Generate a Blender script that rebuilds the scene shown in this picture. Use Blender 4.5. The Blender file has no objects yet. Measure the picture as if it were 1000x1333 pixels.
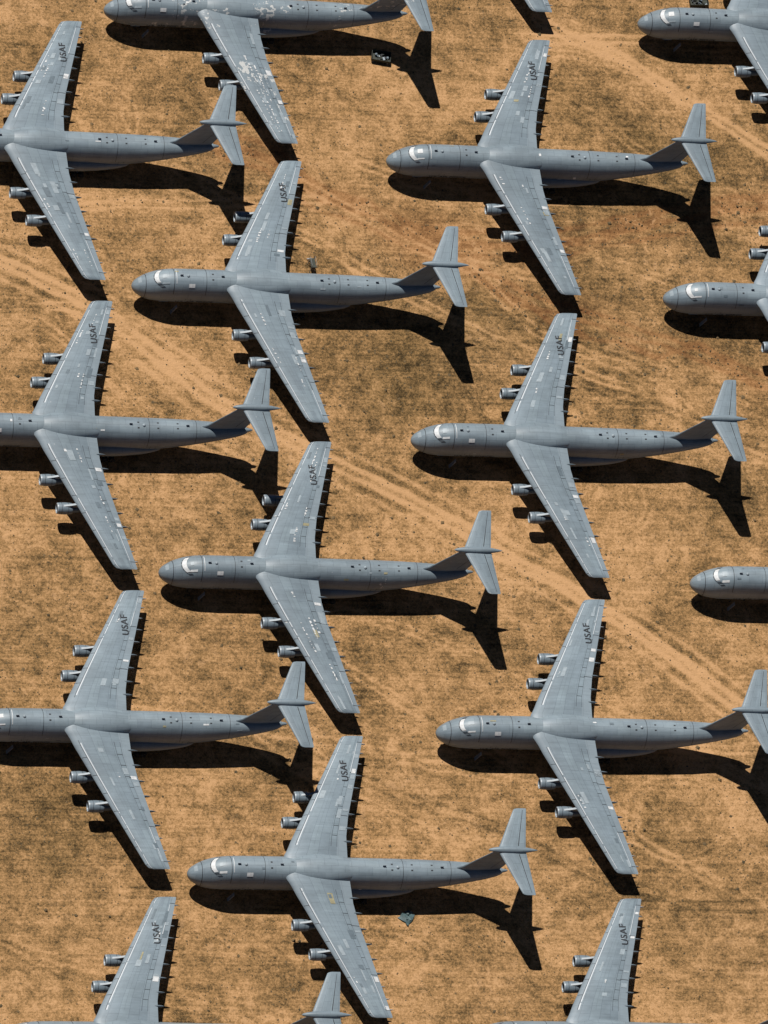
import bpy, bmesh, math, random
import numpy as np
from mathutils import Vector, Matrix
rnd=random.Random(7)
scn=bpy.context.scene
D2R=math.radians
# ---------- camera ----------
def cam_axes(a,p,r):
    h=Vector((math.sin(p),math.cos(p),0)); rt=Vector((math.cos(p),-math.sin(p),0))
    fw=h*math.cos(a)+Vector((0,0,-math.sin(a))); up=h*math.sin(a)+Vector((0,0,math.cos(a)))
    return rt*math.cos(r)+up*math.sin(r), up*math.cos(r)-rt*math.sin(r), fw
R,U,FW=cam_axes(D2R(58.5762),D2R(28.9133),D2R(26.6685))
DIST=1797.74; FPX=10437.0
cam=bpy.data.cameras.new("Camera"); co=bpy.data.objects.new("Camera",cam); scn.collection.objects.link(co)
M=Matrix.Identity(4)
for i in range(3):
    M[i][0]=R[i]; M[i][1]=U[i]; M[i][2]=-FW[i]; M[i][3]=-FW[i]*DIST
co.matrix_world=M
cam.sensor_fit='HORIZONTAL'; cam.sensor_width=36; cam.lens=36*FPX/1000; cam.clip_start=10; cam.clip_end=200000
scn.camera=co
# ground tracks, world metres
T={'diag':[(-100,72),(-87,64),(-63,51),(-51,41),(-40,30),(-13,14),(14,-3),(41,-18),(67,-38),(87,-56),(110,-78)],
'ero':[(-27,94),(-18,91),(-12,84),(-7,80),(13,73),(25,71),(43,70),(72,78),(102,83)],
'ero2':[(13,74),(25,66),(40,57),(54,52),(70,47),(96,36)],
'h1':[(-86,74),(-55,77),(-7,80)],'tr':[(50,132),(78,115),(106,94)]}
# ---------- light ----------
s=Vector((-5.3,9.6,18.8)).normalized()
sun=bpy.data.lights.new("sun",'SUN'); sun.energy=5.0; sun.angle=D2R(0.5); sun.color=(1,0.965,0.915)
so=bpy.data.objects.new("sun",sun); scn.collection.objects.link(so); so.rotation_mode='QUATERNION'; so.rotation_quaternion=s.to_track_quat('Z','Y')
w=bpy.data.worlds.new("World"); scn.world=w; w.use_nodes=True
nt=w.node_tree; bg=nt.nodes['Background']; sky=nt.nodes.new('ShaderNodeTexSky'); sky.sky_type='NISHITA'; sky.sun_disc=False
sky.air_density=.36; sky.dust_density=.1; sky.altitude=1500
sky.sun_elevation=math.asin(s.z); sky.sun_rotation=math.atan2(s.x,s.y); nt.links.new(sky.outputs[0],bg.inputs[0]); bg.inputs[1].default_value=0.05
scn.view_settings.view_transform='Standard'; scn.view_settings.look='None'; scn.view_settings.exposure=0

# ---------- node helpers ----------
class NB:
    def __init__(s,name):
        s.m=bpy.data.materials.new(name); s.m.use_nodes=True; s.nt=s.m.node_tree; s.n=s.nt.nodes; s.b=s.n['Principled BSDF']
    def _in(s,sock,v):
        if v is None: return
        if hasattr(v,'node'): s.nt.links.new(v,sock)
        elif isinstance(v,(tuple,list)) and len(v)==3 and sock.type=='RGBA': sock.default_value=(*v,1)
        else: sock.default_value=v
    def math(s,op,a,b=None,c=None,clamp=False):
        n=s.n.new('ShaderNodeMath'); n.operation=op; n.use_clamp=clamp
        for i,v in enumerate((a,b,c)): s._in(n.inputs[i],v)
        return n.outputs[0]
    def mix(s,f,a,b,mode='MIX'):
        n=s.n.new('ShaderNodeMix'); n.data_type='RGBA'; n.blend_type=mode
        s._in(n.inputs[0],f); s._in(n.inputs[6],a); s._in(n.inputs[7],b); return n.outputs[2]
    def ramp(s,v,lo,hi,a=0.0,b=1.0):
        n=s.n.new('ShaderNodeMapRange'); n.interpolation_type='SMOOTHSTEP'
        s._in(n.inputs[0],v); s._in(n.inputs[1],lo); s._in(n.inputs[2],hi); n.inputs[3].default_value=a; n.inputs[4].default_value=b; return n.outputs[0]
    def noise(s,vec,scale,detail=4,rough=.55,dist=0):
        n=s.n.new('ShaderNodeTexNoise'); s._in(n.inputs['Vector'],vec); n.inputs['Scale'].default_value=scale
        n.inputs['Detail'].default_value=detail; n.inputs['Roughness'].default_value=rough; n.inputs['Distortion'].default_value=dist; return n.outputs[0]
    def mapping(s,vec,scale=(1,1,1),rot=(0,0,0),loc=(0,0,0)):
        n=s.n.new('ShaderNodeMapping'); s._in(n.inputs[0],vec); n.inputs['Scale'].default_value=scale; n.inputs['Rotation'].default_value=rot; n.inputs['Location'].default_value=loc; return n.outputs[0]
    def vadd(s,a,b):
        n=s.n.new('ShaderNodeVectorMath'); n.operation='ADD'; s._in(n.inputs[0],a); s._in(n.inputs[1],b); return n.outputs[0]
    def grey(s,f):
        cf=s.n.new('ShaderNodeCombineColor'); [s._in(cf.inputs[i],f) for i in range(3)]; return cf.outputs[0]
    def attr(s,name,typ='GEOMETRY'):
        n=s.n.new('ShaderNodeAttribute'); n.attribute_type=typ; n.attribute_name=name; return n
    def bump(s,h,strength,dist):
        n=s.n.new('ShaderNodeBump'); n.inputs['Strength'].default_value=strength; n.inputs['Distance'].default_value=dist; s._in(n.inputs['Height'],h)
        s.nt.links.new(n.outputs[0],s.b.inputs['Normal'])

def paint(name,base,kind='fus',rough=.45):
    k=NB(name)
    tc=k.n.new('ShaderNodeTexCoord'); uv=tc.outputs['UV']
    seed=k.attr('seed','OBJECT').outputs['Fac']; wear=k.attr('wear','OBJECT').outputs['Fac']; tone=k.attr('tone','OBJECT').outputs['Fac']
    cmb=k.n.new('ShaderNodeCombineXYZ'); k._in(cmb.inputs[0],k.math('MULTIPLY',seed,91.0)); k._in(cmb.inputs[1],k.math('MULTIPLY',seed,57.0)); k._in(cmb.inputs[2],seed)
    uvs=k.vadd(uv,cmb.outputs[0])
    lo=k.ramp(k.noise(uvs,.16,4,.7),.3,.7,.87,1.13)
    st=k.ramp(k.noise(k.mapping(uvs,(1.6,.12,1) if kind=='wing' else (.12,1.6,1)),1.0,4,.7),.3,.7,.91,1.08)
    f=k.math('MULTIPLY',k.math('MULTIPLY',lo,st),tone)
    br=k.n.new('ShaderNodeTexBrick'); k._in(br.inputs['Vector'],uv); br.inputs['Scale'].default_value=1
    br.inputs['Color1'].default_value=(.94,.94,.95,1); br.inputs['Color2'].default_value=(1.06,1.06,1.05,1); br.inputs['Mortar'].default_value=(.68,.68,.70,1)
    br.inputs['Mortar Size'].default_value=.035; br.inputs['Brick Width'].default_value=4.2 if kind=='wing' else 3.1; br.inputs['Row Height'].default_value=1.7 if kind=='wing' else 1.9
    col=k.mix(1.0,base,br.outputs[0],'MULTIPLY')
    col=k.mix(1.0,col,k.grey(f),'MULTIPLY')
    if kind=='wing':
        sp=k.n.new('ShaderNodeSeparateXYZ'); k._in(sp.inputs[0],uv); c=sp.outputs[1]; sx=sp.outputs[0]
        out=k.math('GREATER_THAN',sx,5.2)
        def line(c0,wd): return k.math('MULTIPLY',out,k.math('LESS_THAN',k.math('ABSOLUTE',k.math('SUBTRACT',c,c0)),wd))
        col=k.mix(k.math('MULTIPLY',k.math('GREATER_THAN',c,8.2),.35),col,(.28,.33,.365))
        col=k.mix(k.math('MULTIPLY',k.math('LESS_THAN',c,1.0),.3),col,(.25,.29,.32))
        dash=k.math('GREATER_THAN',k.noise(k.mapping(uvs,(.55,0,0)),1.0,2),.42)
        l1=k.math('MULTIPLY',line(1.25,.11),dash)
        col=k.mix(k.math('MULTIPLY',l1,.85),col,(.60,.63,.65))
        col=k.mix(k.math('MULTIPLY',line(1.04,.07),.75),col,(.035,.04,.05))
        col=k.mix(k.math('MULTIPLY',line(7.15,.07),.6),col,(.05,.06,.07))
        col=k.mix(k.math('MULTIPLY',line(8.2,.06),.6),col,(.05,.06,.07))
        col=k.mix(k.math('MULTIPLY',line(4.2,.035),.3),col,(.05,.06,.07))
        ail=k.math('MULTIPLY',k.math('MULTIPLY',line(8.0,.10),k.math('GREATER_THAN',sx,24.5)),k.math('LESS_THAN',sx,32))
        col=k.mix(k.math('MULTIPLY',ail,.85),col,(.60,.63,.65))
    vo=k.n.new('ShaderNodeTexVoronoi'); vo.distance='CHEBYCHEV'; k._in(vo.inputs['Vector'],k.mapping(uvs,(1.1,1.6,1))); vo.inputs['Scale'].default_value=1
    vs=k.n.new('ShaderNodeSeparateColor'); k._in(vs.inputs[0],vo.outputs['Color'])
    thr=k.math('SUBTRACT',.82,k.math('MULTIPLY',wear,.32))
    m=k.math('GREATER_THAN',k.math('ADD',k.math('MULTIPLY',k.noise(uvs,.20,2,.5),.6),k.math('MULTIPLY',k.noise(uvs,1.3,3,.7),.4)),thr)
    m=k.math('MULTIPLY',m,k.math('GREATER_THAN',vs.outputs[0],.5))
    col=k.mix(k.math('MULTIPLY',m,.85),col,(.55,.55,.53))
    k._in(k.b.inputs['Base Color'],col); k.b.inputs['Roughness'].default_value=rough; k.b.inputs['Specular IOR Level'].default_value=.45
    return k.m
def flat(name,c,rough=.6,var=.15,metal=0):
    k=NB(name); tc=k.n.new('ShaderNodeTexCoord')
    f=k.ramp(k.noise(tc.outputs['Object'],1.3,3,.6),.3,.7,1-var,1+var)
    k._in(k.b.inputs['Base Color'],k.mix(1.0,c,k.grey(f),'MULTIPLY')); k.b.inputs['Roughness'].default_value=rough; k.b.inputs['Metallic'].default_value=metal
    return k.m
mF=paint('fuselage_paint',(.192,.238,.268)); mW=paint('wing_paint',(.190,.238,.270),'wing'); mT=paint('tail_paint',(.180,.226,.256))
mDark=flat('dark_marking',(.018,.02,.025)); mWhite=flat('white_coating',(.60,.61,.61),.6,.15); mTan=flat('primer_tan',(.30,.27,.16),.7,.2)
mPale=flat('repaint_pale_grey',(.285,.335,.365),.5,.12); mDeep=flat('repaint_dark_grey',(.12,.155,.18),.5,.12)
mGlass=flat('cockpit_glass',(.05,.06,.07),.3,.1)
mInt=flat('engine_intake_dark',(.015,.017,.02),.5); mLip=flat('engine_lip_metal',(.26,.30,.33),.4,.1); mEng=flat('engine_cowl_paint',(.155,.195,.225),.45,.12)
mTire=flat('tire_rubber',(.02,.02,.02),.85); mSteel=flat('gear_steel',(.3,.3,.3),.5)

# ---------- mesh helpers ----------
class MB:
    def __init__(s): s.v=[];s.f=[];s.uv=[];s.mi=[];s.mats=[]
    def mat(s,m):
        if m not in s.mats: s.mats.append(m)
        return s.mats.index(m)
    def grid(s,P,UV,m):
        P=np.asarray(P,float); a,b=P.shape[:2]; o=len(s.v); i0=s.mat(m)
        s.v.extend(map(tuple,P.reshape(-1,3))); s.uv.extend(map(tuple,np.asarray(UV,float).reshape(-1,2)))
        for i in range(a-1):
            for j in range(b-1):
                s.f.append((o+i*b+j,o+i*b+j+1,o+(i+1)*b+j+1,o+(i+1)*b+j)); s.mi.append(i0)
    def box(s,c,d,m,rotz=0,tilt=0):
        o=len(s.v); i0=s.mat(m); Rm=Matrix.Rotation(rotz,3,'Z')@Matrix.Rotation(tilt,3,'Y')
        for x in(-1,1):
            for y in(-1,1):
                for z in(-1,1):
                    p=Rm@Vector((x*d[0]/2,y*d[1]/2,z*d[2]/2))+Vector(c); s.v.append(tuple(p)); s.uv.append((p.x,p.y))
        for q in((0,1,3,2),(4,6,7,5),(0,4,5,1),(2,3,7,6),(0,2,6,4),(1,5,7,3)):
            s.f.append(tuple(o+i for i in q)); s.mi.append(i0)
    def rev(s,prof,c,m,n=24,axis='x'):
        ts=np.linspace(0,2*math.pi,n+1); P=[];UV=[]
        for x,r in prof:
            if axis=='x': P.append([(c[0]+x,c[1]+r*math.cos(t),c[2]+r*math.sin(t)) for t in ts])
            elif axis=='y': P.append([(c[0]+r*math.cos(t),c[1]+x,c[2]+r*math.sin(t)) for t in ts])
            else: P.append([(c[0]+r*math.cos(t),c[1]+r*math.sin(t),c[2]+x) for t in ts])
            UV.append([(x,t*2) for t in ts])
        s.grid(P,UV,m)
    def mesh(s,name,ang=35):
        me=bpy.data.meshes.new(name); me.from_pydata(s.v,[],s.f)
        for m in s.mats: me.materials.append(m)
        me.polygons.foreach_set('material_index',s.mi)
        l=me.uv_layers.new(name='UVMap'); vi=np.zeros(len(me.loops),int); me.loops.foreach_get('vertex_index',vi)
        l.data.foreach_set('uv',np.array(s.uv)[vi].ravel())
        bm=bmesh.new(); bm.from_mesh(me); bmesh.ops.recalc_face_normals(bm,faces=bm.faces) ; bm.to_mesh(me); bm.free()
        me.polygons.foreach_set('use_smooth',[True]*len(me.polygons)); me.set_sharp_from_angle(angle=D2R(ang)); me.update(); return me
def smooth_interp(xs,tab):
    tab=np.array(tab,float); X=tab[:,0]; out=[]
    for k in range(1,tab.shape[1]):
        Y=tab[:,k]; m=np.gradient(Y,X)
        d=np.diff(Y)/np.diff(X); m[1:-1]=np.where(d[:-1]*d[1:]<=0,0,2*d[:-1]*d[1:]/(d[:-1]+d[1:]+1e-12)); m[0]=d[0]*1.5; m[-1]=d[-1]
        i=np.clip(np.searchsorted(X,xs)-1,0,len(X)-2); h=X[i+1]-X[i]; t=(xs-X[i])/h
        out.append((2*t**3-3*t**2+1)*Y[i]+(t**3-2*t**2+t)*h*m[i]+(-2*t**3+3*t**2)*Y[i+1]+(t**3-t**2)*h*m[i+1])
    return out
FT=[(0,4.85,4.95,.05),(.25,4.15,5.7,.8),(.8,3.55,6.4,1.45),(1.8,2.9,7.25,2.1),(3.2,2.35,8.2,2.75),(5,2.0,9.15,3.2),(6.8,1.9,9.85,3.42),(9,1.85,10.2,3.52),(13,1.85,10.3,3.55),(30,1.85,10.2,3.5),(44,1.95,10.0,3.45),(50,2.5,9.9,3.3),(56,3.8,9.85,2.9),(61,5.2,9.75,2.4),(65,6.4,9.6,1.9),(68,7.3,9.4,1.35),(69.7,7.9,9.2,.75),(70.3,8.4,8.85,.12)]
def fsec(x):
    zb,zt,hw=[float(a[0]) for a in smooth_interp(np.array([float(x)]),FT)]
    return zb,zt,hw
def fpt(x,t,off=0,fc=None):
    zb,zt,hw=fc or fsec(x); h=zt-zb; zm=zb+.45*h
    c,sn=math.cos(t),math.sin(t)
    y=hw*math.copysign(abs(c)**.92,c); z=zm+((zt-zm) if sn>0 else (zm-zb))*math.copysign(abs(sn)**.96,sn)
    if sn>0: y*=1-.10*sn**1.5*abs(c)
    y+=off*c; z+=off*sn
    return (x,y,z)
def loft(mb,fn,xs,ts,m,vs=3.5):
    P=[];UV=[]
    for x in xs:
        P.append([fn(x,t) for t in ts]); UV.append([(x,t*vs) for t in ts])
    mb.grid(P,UV,m)
TS=np.linspace(-math.pi/2,1.5*math.pi,57)
fb=MB()
xs=np.concatenate([[0,.05,.12,.25,.4,.6,.8,1.1,1.4,1.8,2.3,2.8,3.4,4,4.6,5.2,6,6.8,8,9],np.linspace(10.5,44,24),np.linspace(46,68,16),[68.8,69.4,69.9,70.15,70.3]])
loft(fb,lambda x,t:fpt(x,t),xs,TS,mF)
def ell(x0,x1,cy,cz,ry,rz,p=2.0,front=.5):
    def fn(x,t):
        u=(x-x0)/(x1-x0); u=min(max(u,0),1)
        w=(math.sin(math.pi*min(1,max(0,(u/(2*front)) if u<front else .5+(u-front)/(2*(1-front))))))**(1/p*1.3)
        return (x,cy+ry*w*math.cos(t),cz+rz*w*math.sin(t))
    return fn
def exs(a,b,n=26): return [a+(b-a)*(0.5-0.5*math.cos(math.pi*i/(n-1))) for i in range(n)]
loft(fb,ell(17.5,43,0,8.3,3.45,2.4,1.6,.40),exs(17.5,43),TS,mF)
for sd in(-1,1):
    loft(fb,ell(24.5,51,sd*2.45,3.75,2.35,1.95,2.6,.42),exs(24.5,51),TS,mF)
fb.rev([(0,.02),(.5,.35),(1.2,.45),(2.0,.3),(2.4,.02)],(68.8,0,8.7),mT)
def fpatch(mb,x0,x1,t0,t1,m,off=.035,nx=3,ntt=5,bend=0):
    P=[];UV=[]
    for i in range(nx+1):
        row=[];u=[]
        for j in range(ntt+1):
            t=t0+(t1-t0)*j/ntt; x=x0+(x1-x0)*i/nx+bend*((t-90)/45)**2
            row.append(fpt(x,D2R(t),off)); u.append((x,j))
        P.append(row); UV.append(u)
    mb.grid(P,UV,m)
fpatch(fb,4.3,5.2,46,134,mGlass,.03,2,20,1.9)            # windscreen band
for t_ in (52,64,77,90,103,116,128): fpatch(fb,4.35,5.15,t_-.9,t_+.9,mPale,.045,2,1,1.9)
fpatch(fb,2.7,2.82,-60,240,mDark,.025,1,40); fpatch(fb,1.2,1.9,60,100,mPale,.02,2,6)
fpatch(fb,8.8,8.92,20,160,mDark,.03,1,24)
fpatch(fb,16.2,16.3,20,160,mDark,.03,1,24); fpatch(fb,47.2,47.3,0,180,mDark,.03,1,24); fpatch(fb,58,58.1,0,180,mDark,.03,1,24)
for x in (17.5,44.5,49,53.5): 
    for t in (80,100): fpatch(fb,x,x+.45,t,t+5,mDark,.03,1,2)
for x in (12,46): fb.rev([(0,.4),(.25,.35),(.4,.2),(.46,.01)],(x,rnd.uniform(-.3,.3),fsec(x)[1]-.1),mPale,10,'z')
for x in (10.5,20,43,56): fb.box((x,0,fsec(x)[1]+.2),(.7,.08,.7),mLip)
for t in (-5,185):
    for x in (12,48): 
        fpatch(fb,x,x+.08,t-8,t+10,mDark,.03,1,4); fpatch(fb,x+1.2,x+1.28,t-8,t+10,mDark,.03,1,4)
for i in range(22):
    x=10+i*2.6
    if x<64 and i%3: fpatch(fb,x,x+.25,199,202,mDark,.03,1,1)
for x0,x1 in ((9,24),(36,62)): fpatch(fb,x0,x1,207,207.6,mDeep,.02,20,1); fpatch(fb,x0,x1,160,160.5,mDeep,.02,20,1)
ME_F=fb.mesh('fuselage')

# ---------- wing ----------
def tab(y,t): return float(np.interp(y,[a for a,b in t],[b for a,b in t]))
LEt=[(0,21.0),(2.8,21.0),(3.6,21.5),(4.6,22.05),(6.5,22.95),(33,37.25),(33.7,37.9),(33.95,38.9)]
TEt=[(0,35.4),(3.2,35.4),(8,35.7),(13,36.7),(33.7,42.62),(33.95,42.55)]
THt=[(0,.12),(6,.12),(33,.10),(33.7,.09),(33.95,.03)]
def wz(y): return 9.15-.118*y-.25*max(0,1-y/5)
def wpt(y,c,up=True,off=0):
    y=abs(y); le,te=tab(y,LEt),tab(y,TEt); ch=te-le; th=tab(y,THt)
    yt=5*th*(.2969*math.sqrt(c)-.126*c-.3516*c*c+.2843*c**3-.1036*c**4)*ch
    cam_=.018*4*c*(1-c)*ch
    inc=(3.0-4.0*y/34)*math.pi/180
    z=wz(y)+cam_+(yt if up else -yt)+(.3-c)*ch*math.tan(inc)+(off if up else -off)
    return le+c*ch,z
CS=[.5-.5*math.cos(math.pi*i/18) for i in range(19)]
YS=[0,1.5,2.8,3.6,4.6,5.5,6.5,8,10,12,13,15,17,19,21,23,25,27,29,31,33,33.7,33.85,33.95]
wb=MB()
for sd in(-1,1):
    for up in(True,False):
        P=[];UV=[]
        for y in YS:
            P.append([(lambda q:(q[0],sd*y,q[1]))(wpt(y,c,up)) for c in CS]); UV.append([(y,c*10+(0 if up else 20)) for c in CS])
        wb.grid(P,UV,mW)
    P=[[(lambda q:(q[0],sd*33.95,q[1]))(wpt(33.95,c,u)) for c in CS] for u in(True,False)]
    wb.grid(P,[[(34,c*10) for c in CS]]*2,mW)
    P=[[(lambda q:(q[0],sd*y,q[1]))(wpt(y,1,u)) for y in YS] for u in (True,False)]
    wb.grid(P,[[(y,9.9) for y in YS]]*2,mW)
    for y in (6.8,10.2,13.8,17.2,20.6,23.8,26.8,29.6,32):
        te=tab(y,TEt); L=3.9 if y<25 else 2.4; r=.36 if y<25 else .22
        z=wz(y)-.35*(1 if y<25 else .5)-.25
        P=[];UV=[]
        for i in range(9):
            u=i/8; x=te-L*.60+L*u; rr=r*max(0.0,math.sin(math.pi*u))**.7+.005
            zz=z+(0.12*u)
            P.append([(x,sd*y+rr*.7*math.cos(t),zz+rr*1.25*math.sin(t)) for t in np.linspace(0,2*math.pi,11)]); UV.append([(x,t) for t in range(11)])
        wb.grid(P,UV,mDeep if y<25 else mPale)
def wpatch(mb,sd,y0,y1,c0,c1,m,off=.03,ny=2,nc=4):
    P=[];UV=[]
    for i in range(ny+1):
        y=y0+(y1-y0)*i/ny; P.append([(lambda q:(q[0],sd*y,q[1]))(wpt(y,c0+(c1-c0)*j/nc,True,off)) for j in range(nc+1)]); UV.append([(y,j) for j in range(nc+1)])
    mb.grid(P,UV,m)
for sd in(-1,1):
    for y in (8,10.5,13,15.5,18,20.5,23): wpatch(wb,sd,y,y+.1,.715,.82,mDark,.025,1,2)
    for y in (9,13,17,21,25,29,33): wpatch(wb,sd,y,y+.1,.01,.105,mDark,.025,1,4)
    for y in (13.2,24.3,32.2): wpatch(wb,sd,y,y+.12,.80,.99,mDark,.025,1,2)
ME_W=wb.mesh('wing')
# ---------- engines ----------
def engine_mesh():
    e=MB()
    e.rev([(.28,1.13),(.08,1.17),(0,1.24),(.06,1.33),(.3,1.40)],(0,0,0),mLip,32)
    e.rev([(.3,1.40),(.9,1.47),(1.8,1.49),(2.7,1.43),(3.3,1.33),(3.31,1.22)],(0,0,0),mEng,32)
    e.rev([(.28,1.13),(1.1,1.15),(1.12,.35),(.85,.28),(.6,.12),(.5,.01)],(0,0,0),mInt,32)
    e.rev([(3.31,1.22),(3.2,1.0)],(0,0,0),mInt,24)
    e.rev([(3.1,1.02),(4.2,.98),(5.6,.78),(6.2,.62),(6.2,.5)],(0,0,0),mDeep,24)
    e.rev([(6.1,.5),(6.3,.42),(7.2,.05)],(0,0,0),mInt,20)
    e.rev([(.95,1.475),(1.03,1.485)],(0,0,0),mDark,32); e.rev([(2.35,1.475),(2.43,1.467)],(0,0,0),mDark,32)
    for i in range(18):
        a=i*math.pi/9
        P=[[(1.02,math.cos(a)*r,math.sin(a)*r) for r in(.35,1.13)],[(1.12,math.cos(a+.12)*r,math.sin(a+.12)*r) for r in(.35,1.13)]]
        e.grid(P,[[(0,0)]*2]*2,mSteel)
    return e
ENG=[(12.3,3.85),(18.9,4.0)]
ES=.91
eb=MB()
for sd in(-1,1):
    for y,pr in ENG:
        le=tab(y,LEt); cx=le-pr; cz=wz(y)-2.15
        e=engine_mesh(); o=len(eb.v)
        eb.v.extend([(a*1.05+cx,b*ES+sd*y,c*ES+cz) for a,b,c in e.v]); eb.uv.extend(e.uv); mp=[eb.mat(m) for m in e.mats]
        eb.f.extend([tuple(i+o for i in f) for f in e.f]); eb.mi.extend([mp[i] for i in e.mi])
        pts=[(cx+.9,cz+1.22),(cx+2.6,cz+1.6),(le+.3,wz(y)+.15),(le+5.2,wz(y)-.3),(le+4.0,cz+.8),(cx+3,cz+1.05)]
        o=len(eb.v); i0=eb.mat(mEng)
        for dy in(-.22,.22):
            for x,z in pts: eb.v.append((x,sd*y+dy,z)); eb.uv.append((x,z))
        n=len(pts); eb.f.append(tuple(o+i for i in range(n))); eb.f.append(tuple(o+n+i for i in reversed(range(n)))); eb.mi+= [i0,i0]
        for i in range(n): j=(i+1)%n; eb.f.append((o+i,o+j,o+n+j,o+n+i)); eb.mi.append(i0)
ME_E=eb.mesh('engine')
# ---------- tail ----------
tb=MB()
def foil(c,th): return 5*th*(.2969*math.sqrt(c)-.126*c-.3516*c*c+.2843*c**3-.1036*c**4)
FIN=((8.6,58.2,69.2),(9.7,59.2,69.3),(10.5,60.5,69.5),(13,62.2,70.3),(16,64.2,71.3),(18.9,66.1,72.2))
for sg in(-1,1):
    P=[];UV=[]
    for z,le,te in FIN:
        P.append([(le+c*(te-le),sg*foil(c,.10)*(te-le),z) for c in CS]); UV.append([(c*(te-le),z) for c in CS])
    tb.grid(P,UV,mT)
    P=[[(le+c*(te-le),sg*(foil(c,.10)*(te-le)+.02),z) for c in (.70,.715)] for z,le,te in FIN[2:]]
    tb.grid(P,[[(0,0)]*2]*4,mDark)
ME_V=tb.mesh('vertical_fin')
hb=MB()
def hpt(y,c,up,off=0):
    y=abs(y); le=float(np.interp(y,[0,10.1,10.35,10.45],[66.3,71.0,71.4,72.0])); te=float(np.interp(y,[0,10.3,10.45],[72.6,73.95,73.85])); ch=te-le
    th=.10 if y<10.3 else .03
    return (le+c*ch, 18.95-.055*y+(1 if up else -1)*(foil(c,th)*ch+off))
for sd in(-1,1):
    for up in(True,False):
        P=[];UV=[]
        for y in (0,1,3,5,7,9,10.1,10.35,10.45):
            P.append([(lambda q:(q[0],sd*y,q[1]))(hpt(y,c,up)) for c in CS]); UV.append([(y+3,c*6) for c in CS])
        hb.grid(P,UV,mT)
    for ca,cb_,mm in ((.70,.73,mDark),(.07,.09,mPale)):
        P=[[ (lambda q:(q[0],sd*y,q[1]))(hpt(y,c,True,.02)) for c in(ca,cb_)] for y in (1,4,7,10)]
        hb.grid(P,[[(0,0)]*2]*4,mm)
hb.rev([(0,.02),(.4,.3),(1.2,.5),(2.5,.7),(4.5,.8),(7,.76),(8.8,.55),(10.2,.28),(11.1,.03)],(64.2,0,19.1),mT,20)
ME_H=hb.mesh('horizontal_stabilizer')
# ---------- gear ----------
gb=MB()
def wheel(x,y,z,r,w): gb.rev([(-w/2,.1),(-w/2,r*.8),(-w/3,r),(w/3,r),(w/2,r*.8),(w/2,.1)],(x,y,z),mTire,16,'y')
for y in (-1.1,-.4,.4,1.1): wheel(8.2,y,.5,.6,.4)
gb.rev([(.5,.16),(3.0,.2)],(8.2,0,0),mSteel,10,'z'); gb.box((8.2,0,.55),(.2,2.4,.2),mSteel)
for sd in(-1,1):
    gb.box((8.1,sd*1.6,1.5),(2.2,.06,1.1),mPale)
    for x in(33,39.5):
        for dx in(-.8,.8):
            for dy in(-.9,-.3,.3,.9): wheel(x+dx,sd*3.2+dy,.52,.62,.42)
        gb.rev([(.5,.22),(3.2,.26)],(x,sd*3.2,0),mSteel,10,'z'); gb.box((x,sd*3.2,.6),(2,.3,.3),mSteel)
for yy in(-3.4,-4.1): gb.box((10.2,yy,1.3),(.09,.09,3.1),mSteel,0,.3)
for k in range(7): gb.box((9.8+.13*k,-3.75,.1+.42*k),(.3,.7,.06),mSteel)
ME_G=gb.mesh('landing_gear')
# ---------- lettering ----------
def textmesh(body,size,fn,name):
    cu=bpy.data.curves.new(name,'FONT'); cu.body=body; cu.size=size; cu.align_x='CENTER'; cu.align_y='CENTER'; cu.space_character=1.12; cu.offset=.035
    ob=bpy.data.objects.new(name,cu); scn.collection.objects.link(ob); dg=bpy.context.evaluated_depsgraph_get(); dg.update()
    me=bpy.data.meshes.new_from_object(ob.evaluated_get(dg)); bpy.data.objects.remove(ob)
    bm=bmesh.new(); bm.from_mesh(me); bmesh.ops.triangulate(bm,faces=bm.faces)
    for _ in range(2):
        bmesh.ops.subdivide_edges(bm,edges=[e for e in bm.edges if e.calc_length()>.6],cuts=1)
    for v in bm.verts: v.co=fn(v.co.x,v.co.y)
    bm.to_mesh(me); bm.free(); me.materials.clear(); me.materials.append(mDark); me.name=name; return me
def wmap(tx,ty):
    y=24.6+tx; x=37.2-ty; le,te=tab(y,LEt),tab(y,TEt); c=(x-le)/(te-le); q=wpt(y,min(max(c,0.01),.99),True,.10); return Vector((x,y,q[1]))
ME_T=textmesh('USAF',2.15,wmap,'wing_lettering')
def fmap(tx,ty):
    x=14.2+tx; t=math.radians(196)-(ty)/4.0
    return Vector(fpt(x,t,.06))
ME_T2=textmesh('U.S. AIR FORCE',1.15,fmap,'fuselage_lettering')

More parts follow.
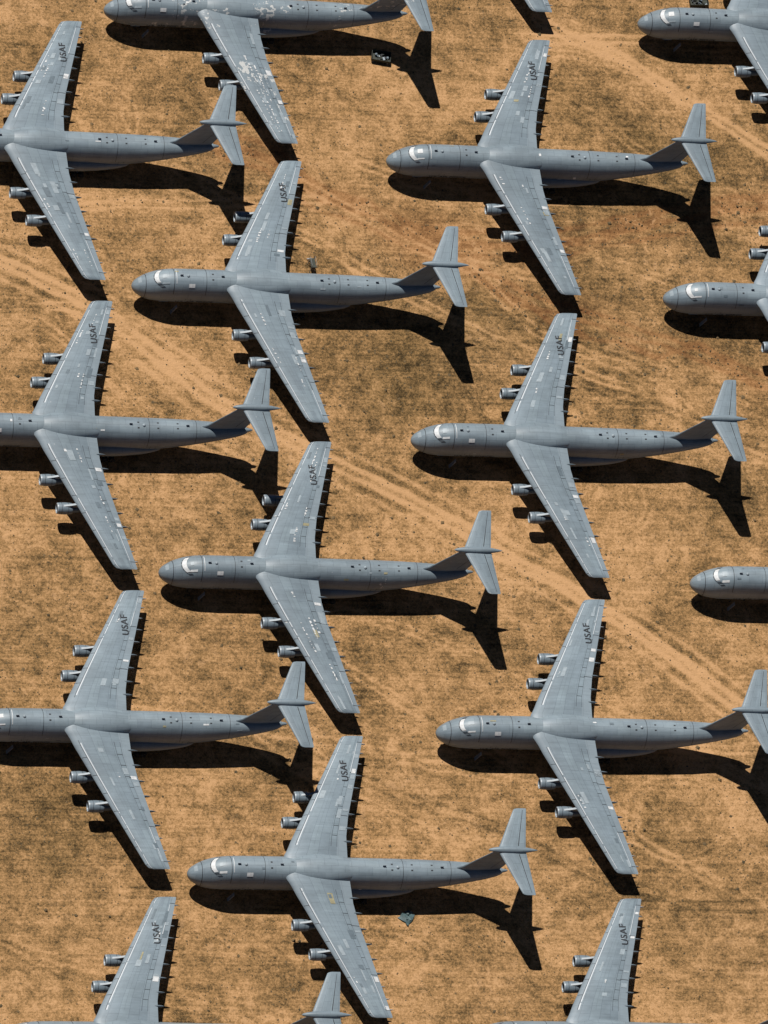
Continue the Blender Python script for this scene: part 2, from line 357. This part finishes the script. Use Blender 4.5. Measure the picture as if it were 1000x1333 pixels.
# ---------- per-plane weathering patches ----------
def patches(seed,wear):
    r=random.Random(seed); p=MB()
    a=r.uniform(54,66); b=a+r.uniform(44,66)
    fpatch(p,4.5,5.3+r.uniform(0,.15),a,b,mWhite,.07,2,12,1.9)
    fpatch(p,6.3,6.3+r.uniform(.5,1.2),r.uniform(80,88),r.uniform(93,100),r.choice([mWhite,mPale,mPale]),.06,4,6,1.0)
    fpatch(p,6.2,7.8,r.uniform(113,117),r.uniform(120,123),r.choice([mWhite,mPale]),.065,4,3)
    if r.random()<.5: fpatch(p,9.3,9.42,60,120,mWhite,.05,1,18)
    for _ in range(r.randint(5,9)):
        x=r.uniform(8,60); t=r.choice([r.uniform(60,120),r.uniform(130,200)]); l=r.uniform(.4,1.4)
        fpatch(p,x,x+l,t,t+r.uniform(3,9),r.choice([mWhite,mPale,mPale,mDeep,mDeep,mTan]),.05,2,2)
    if r.random()<.6: fpatch(p,12.2,13.6,120,134,mWhite,.055,2,3)
    for sd in(-1,1):
        for _ in range(r.randint(6,11)):
            y=r.uniform(6,31); c=r.uniform(.15,.85); wpatch(p,sd,y,y+r.uniform(.6,2.8),c,min(.97,c+r.uniform(.04,.14)),r.choice([mPale,mPale,mPale,mDeep,mTan] if r.random()<.3 else [mPale,mPale,mDeep]),.04+r.random()*.02)
        for _ in range(int(r.randint(2,5))):
            y=r.uniform(8,32); wpatch(p,sd,y,y+r.uniform(.4,1.4),.84,.97,r.choice([mWhite,mPale,mPale]),.065,1,2)
        for _ in range(int(1+wear*10)):
            y=r.uniform(5,26); c=r.choice([.2,.33,.46,.58,.68])+r.uniform(-.02,.02)
            for q in range(r.randint(2,5+int(wear*8))):
                y+=r.uniform(.3,1.1)
                if y<32: wpatch(p,sd,y,y+r.uniform(.1,.5),c+r.uniform(-.01,.01),c+r.uniform(.015,.05),mWhite,.07+r.random()*.01,1,2)
    return p.mesh('weathering_patches')

POS={'L1':(-103.13,88.54),'L2':(-102.04,15.23),'L3':(-100.98,-57.89),'L4':(-100.24,-132.42),'M0':(-55.01,126.03),'M1':(-54.62,53.53),'M2':(-54.64,-19.25),'M3':(-54.61,-92.74),'R0':(9.6,164.13),'R1':(8.16,88.56),'R2':(6.6,15.84),'R3':(4.82,-57.59),'R4':(4.77,-131.45),'Q0':(72.77,128.18),'Q1':(70.29,54.55),'Q2':(68.02,-18.9)}
WEAR={'M0':.70,'M1':.38,'M2':.5,'L2':.36,'Q1':.3,'L1':.22,'R1':.2,'R2':.15}
for i,(k,(x,y)) in enumerate(POS.items()):
    e=bpy.data.objects.new('cargo_airplane',None); e.empty_display_size=5; scn.collection.objects.link(e); e.location=(x,y,0)
    w_=WEAR.get(k,.05); tn=rnd.uniform(.94,1.07)
    for nm,me in (('fuselage',ME_F),('wing',ME_W),('engines',ME_E),('vertical_fin',ME_V),('horizontal_stabilizer',ME_H),('landing_gear',ME_G),('wing_lettering',ME_T),('fuselage_lettering',ME_T2),('weathering_patches',patches(i+11,w_))):
        o=bpy.data.objects.new(nm,me); scn.collection.objects.link(o); o.parent=e; o['seed']=float(i+1)*.37; o['wear']=float(w_); o['tone']=float(tn)

# ---------- ground ----------
G0=-.1
fx=np.arange(-135,170,.5); fy=np.arange(-165,215,.5)
ext=np.array([1,3,8,20,50,120,300,900,3000,10000,40000.])
gx=np.concatenate([fx[0]-ext[::-1],fx,fx[-1]+ext]); gy=np.concatenate([fy[0]-ext[::-1],fy,fy[-1]+ext])
XX,YY=np.meshgrid(gx,gy); nx,ny=len(gx),len(gy)
def vnoise(x,y,sc,seed):
    r=np.random.default_rng(seed); g=r.random((256,256)); x=x/sc; y=y/sc
    i=np.floor(x).astype(int); j=np.floor(y).astype(int); u=x-i; v=y-j; u=u*u*(3-2*u); v=v*v*(3-2*v)
    a=g[i%256,j%256]; b=g[(i+1)%256,j%256]; c=g[i%256,(j+1)%256]; d=g[(i+1)%256,(j+1)%256]
    return a*(1-u)*(1-v)+b*u*(1-v)+c*(1-u)*v+d*u*v
wx=XX+(vnoise(XX,YY,18,1)-.5)*3+(vnoise(XX,YY,3,2)-.5)*.6; wy=YY+(vnoise(XX,YY,18,3)-.5)*3+(vnoise(XX,YY,3,4)-.5)*.6
def pdist(pts,X=None,Y=None):
    X=wx if X is None else X; Y=wy if Y is None else Y
    d=np.full(XX.shape,1e9)
    for (ax,ay),(bx,by) in zip(pts[:-1],pts[1:]):
        vx,vy=bx-ax,by-ay; t=np.clip(((X-ax)*vx+(Y-ay)*vy)/(vx*vx+vy*vy),0,1)
        d=np.minimum(d,np.hypot(X-ax-t*vx,Y-ay-t*vy))
    return d
dd=pdist(T['diag']); brk=.55+1.0*vnoise(XX,YY,7,21)
track=(np.exp(-((dd-1.2)/.5)**2)*1.6+np.exp(-(dd/2.6)**2)*.5+np.exp(-((dd-4.4)/.5)**2)*.8-np.exp(-((dd-2.8)/.45)**2)*.45)*brk
d2=pdist(T['tr']); track+=(np.exp(-((d2-1)/.5)**2)*1.0+np.exp(-(d2/3)**2)*.35)*brk
d3=pdist(T['h1']); track+=np.exp(-((d3-1)/.5)**2)*1.0*brk
for pl,am in (([(13,74),(30,62),(41,48),(60,40),(85,20),(110,8)],.9),([(-110,60),(-75,46),(-45,20),(-15,4)],.8),([(-40,88),(-5,66),(30,46),(62,34)],.9),([(-20,-35),(20,-62),(70,-92),(110,-120)],.7),([(-95,-20),(-55,-42),(-20,-70),(10,-82)],.7),([(30,120),(62,104),(100,72)],.6)):
    d4=pdist(pl); track+=np.exp(-((d4-1)/.42)**2)*am*brk
wx2=XX+(vnoise(XX,YY,16,41)-.5)*12+(vnoise(XX,YY,5,42)-.5)*4; wy2=YY+(vnoise(XX,YY,16,43)-.5)*12+(vnoise(XX,YY,5,44)-.5)*4
e1=pdist(T['ero']); e2=pdist(T['ero2']); e1b=pdist(T['ero'],wx2,wy2); e2b=pdist(T['ero2'],wx2,wy2)
red=(np.exp(-(e1/.7)**2)*1.2+np.exp(-((e1-3.2)/.6)**2)*.7+np.exp(-(e1b/.9)**2)*1.0+np.exp(-(e1/9)**2)*.45)*brk+(np.exp(-((e2-1.4)/.6)**2)*.9+np.exp(-(e2b/.8)**2)*.9+np.exp(-(e2/9)**2)*.4)*brk
rr=random.Random(99); rut=np.zeros_like(XX)
for n in range(20):
    yy=rr.choice([-128,-95,-58,-20,17,52,90,127])+rr.uniform(-9,9); x0=rr.uniform(-130,60); L=rr.uniform(40,120); sl=rr.uniform(-.5,.05); cv=rr.uniform(-6,6)
    pts=[(x0+L*t,yy+sl*L*t+cv*math.sin(math.pi*t)) for t in np.linspace(0,1,7)]
    d=pdist(pts); rut+=np.exp(-((d-1.0)/.36)**2)*rr.choice([-.6,.7,1.0])*brk
for cx_,cy_ in ((52,5),(60,-75),(-60,100)):
    d=np.abs(np.hypot(wx-cx_,(wy-cy_)*1.2)-rr.uniform(9,16)); rut+=np.exp(-((d-1)/.4)**2)*.5*brk
big=vnoise(XX,YY,28,7)*.55+vnoise(XX,YY,9,8)*.45
scrub=np.clip((big-.5)*2.4,-1.2,1.2)
for bx,by,rr_,am in ((62,100,22,1.0),(20,42,25,.5),(-38,-30,24,.4),(-78,95,16,.3),(80,100,20,.5),(70,-5,18,.3),(-70,-70,22,.3),(40,-95,25,.3),(-60,80,14,-1.2),(35,-20,20,-.5),(-20,0,20,-.5),(-88,30,14,-.8),(-20,-60,14,-.6),(30,62,16,.4)):
    scrub+=am*np.exp(-((XX-bx)**2+(YY-by)**2)/rr_**2)
fin=((XX>-136)&(XX<171)&(YY>-166)&(YY<216))
Z=np.where(fin,(vnoise(XX,YY,1.5,11)-.5)*.09+(vnoise(XX,YY,6,12)-.5)*.14-np.clip(red,0,1.5)*.12+G0,G0)
me=bpy.data.meshes.new('ground'); V=np.stack([XX,YY,Z],-1).reshape(-1,3)
idx=np.arange(nx*ny).reshape(ny,nx); F=np.stack([idx[:-1,:-1],idx[:-1,1:],idx[1:,1:],idx[1:,:-1]],-1).reshape(-1,4)
me.vertices.add(len(V)); me.vertices.foreach_set('co',V.ravel()); me.loops.add(F.size); me.loops.foreach_set('vertex_index',F.ravel().astype(np.int32))
me.polygons.add(len(F)); me.polygons.foreach_set('loop_start',np.arange(0,F.size,4,dtype=np.int32)); me.polygons.foreach_set('loop_total',np.full(len(F),4,dtype=np.int32)); me.update(calc_edges=True)
me.polygons.foreach_set('use_smooth',[True]*len(F))
for nm,a in (('track',track+rut),('red',red),('scrub',scrub)):
    at=me.attributes.new(nm,'FLOAT','POINT'); at.data.foreach_set('value',a.ravel().astype(np.float32))
k=NB('dry_earth'); tc=k.n.new('ShaderNodeTexCoord'); ob=tc.outputs['Object']
trA=k.attr('track').outputs['Fac']; reA=k.attr('red').outputs['Fac']; scA=k.attr('scrub').outputs['Fac']
n1=k.noise(ob,.05,4,.6); n2=k.noise(ob,.25,5,.72,.5); n3=k.noise(ob,1.5,4,.78); n4=k.noise(k.mapping(ob,(.035,1.15,1),(0,0,D2R(-2))),1,3,.65,.25)
n5=k.noise(ob,3.6,2,.8)
v=k.math('MULTIPLY',n1,.7)
for n_,a_ in ((n2,1.25),(n3,1.15),(n4,.55),(n5,.8),(scA,-.12),(trA,.24),(reA,-.03)): v=k.math('ADD',v,k.math('MULTIPLY',n_,a_))
g=k.ramp(v,1.62,2.70)
cr=k.n.new('ShaderNodeValToRGB'); k._in(cr.inputs[0],g); els=cr.color_ramp.elements
els[0].position=0; els[0].color=(.034,.023,.011,1); els[1].position=1; els[1].color=(.54,.315,.152,1)
for p,c in ((.20,(.108,.067,.029)),(.42,(.215,.126,.052)),(.68,(.345,.196,.083))):
    e_=els.new(p); e_.color=(*c,1)
col=cr.outputs[0]
col=k.mix(k.math('MULTIPLY',k.ramp(scA,.1,1.5),.5),col,k.mix(1.0,col,(.66,.70,.64),'MULTIPLY'))
col=k.mix(k.math('MULTIPLY',k.ramp(reA,.1,1.3),.7),col,k.mix(.5,col,(.30,.12,.045)))
col=k.mix(k.math('MULTIPLY',k.ramp(trA,.25,1.3),.6),col,(.50,.29,.14))
col=k.mix(k.math('MULTIPLY',k.ramp(k.math('MULTIPLY',trA,-1.0),.2,1.0),.35),col,(.11,.07,.03))
fl=k.math('MULTIPLY',k.ramp(k.noise(ob,.42,5,.8,.6),.54,.60),k.ramp(k.math('SUBTRACT',n1,k.math('MULTIPLY',scA,.06)),.42,.60)); col=k.mix(k.math('MULTIPLY',fl,.6),col,(.52,.305,.15))
k._in(k.b.inputs['Base Color'],col); k.b.inputs['Roughness'].default_value=.95; k.b.inputs['Specular IOR Level'].default_value=.1
k.bump(n3,.8,.3)
me.materials.append(k.m); scn.collection.objects.link(bpy.data.objects.new('ground',me))

# ---------- dry grass tufts (one object) ----------
rg=np.random.default_rng(12); N=70000
tx=rg.uniform(-128,165,N); ty=rg.uniform(-160,205,N)
keep=(vnoise(tx,ty,28,7)*.5+vnoise(tx,ty,5,31)*.5+rg.uniform(-.25,.25,N))>.5
tx,ty=tx[keep],ty[keep]; n=len(tx)
rad=rg.uniform(.08,.30,n)*(1+1.0*(rg.random(n)>.95)); hh=rad*rg.uniform(.6,1.5,n); a0=rg.uniform(0,6.28,n)
gz=(vnoise(tx,ty,1.5,11)-.5)*.09+(vnoise(tx,ty,6,12)-.5)*.14+G0-.03
Vt=np.zeros((n,5,3))
for q in range(4):
    rj=rad*rg.uniform(.6,1.2,n); Vt[:,q,0]=tx+rj*np.cos(a0+q*1.5708); Vt[:,q,1]=ty+rj*np.sin(a0+q*1.5708); Vt[:,q,2]=gz
Vt[:,4,0]=tx+rad*rg.uniform(-.5,.5,n); Vt[:,4,1]=ty+rad*rg.uniform(-.5,.5,n); Vt[:,4,2]=gz+hh
base=np.arange(n)[:,None,None]*5; tri=np.array([[0,1,4],[1,2,4],[2,3,4],[3,0,4]])[None]+base; tri=tri.reshape(-1,3)
tm=bpy.data.meshes.new('dry_grass'); tm.vertices.add(n*5); tm.vertices.foreach_set('co',Vt.ravel()); tm.loops.add(tri.size); tm.loops.foreach_set('vertex_index',tri.ravel().astype(np.int32))
tm.polygons.add(len(tri)); tm.polygons.foreach_set('loop_start',np.arange(0,tri.size,3,dtype=np.int32)); tm.polygons.foreach_set('loop_total',np.full(len(tri),3,dtype=np.int32)); tm.update(calc_edges=True)
k=NB('dry_grass'); tc=k.n.new('ShaderNodeTexCoord'); k._in(k.b.inputs['Base Color'],k.mix(k.ramp(k.noise(tc.outputs['Object'],.7,3,.6),.35,.65),(.06,.045,.021),(.17,.11,.05))); k.b.inputs['Roughness'].default_value=.95
tm.materials.append(k.m); scn.collection.objects.link(bpy.data.objects.new('dry_grass',tm))

# ---------- small ground equipment ----------
mGreen=flat('olive_drab',(.03,.035,.025),.7,.3); mCan=flat('blue_green_tarp',(.06,.10,.105),.6,.3)
def container(loc,rz,L,W,seed):
    r=random.Random(seed); b=MB()
    b.box((0,0,.5),(L,W,.12),mGreen)
    for x,y,lx,ly in ((0,W/2,L,.1),(0,-W/2,L,.1),(L/2,0,.1,W-.12),(-L/2,0,.1,W-.12)): b.box((x,y,.95),(lx,ly,.8),mGreen)
    for i in range(16): b.box((r.uniform(-L/2+.4,L/2-.4),r.uniform(-W/2+.3,W/2-.3),.7+r.random()*.45),(r.uniform(.2,.8),r.uniform(.1,.5),r.uniform(.15,.4)),r.choice([mDeep,mDark,mGreen,mGreen,mDark,mPale]),r.uniform(0,3))
    for x in(-L/2+.5,L/2-.5): b.box((x,0,.12),(.15,W,.55),mSteel)
    o=bpy.data.objects.new('scrap_container',b.mesh('scrap_container')); scn.collection.objects.link(o); o.location=(*loc,G0+.05); o.rotation_euler=(0,0,rz)
container((11,119),-.15,4.4,2.6,3); container((90,137.5),.05,4.4,2.2,5)
b=MB(); r=random.Random(8); P=[[(x*.5+r.uniform(-.2,.2),y*.5*(1-.1*x)+r.uniform(-.2,.2),.1+abs(r.gauss(0,.28))) for y in range(-3,3)] for x in range(-3,4)]
b.grid(P,[[(0,0)]*6]*7,mCan)
for i in range(3): b.box((r.uniform(-1.3,1.3),r.uniform(-1.2,1.0),.3),(1.1,.4,.4),mCan,r.uniform(0,3),.3)
o=bpy.data.objects.new('crumpled_tarp',b.mesh('crumpled_tarp')); scn.collection.objects.link(o); o.location=(-5,-100,G0); o.rotation_euler=(0,0,.8)
b=MB()
for x in(-.5,.5):
    for y in(-1.1,1.1): b.box((x,y,1.2),(.1,.1,2.4),mSteel)
b.box((0,0,2.4),(1.2,2.4,.08),mGreen)
for q in range(6): b.box((0,1.2+.22*q,2.2-.38*q),(1.0,.25,.06),mSteel)
for x in(-.58,.58): b.box((x,0,3.3),(.05,2.3,.05),mSteel); b.box((x,-1.1,2.9),(.05,.05,.8),mSteel); b.box((x,1.1,2.9),(.05,.05,.8),mSteel)
o=bpy.data.objects.new('maintenance_stand',b.mesh('maintenance_stand')); scn.collection.objects.link(o); o.location=(-11,62.5,G0); o.rotation_euler=(0,0,.1)
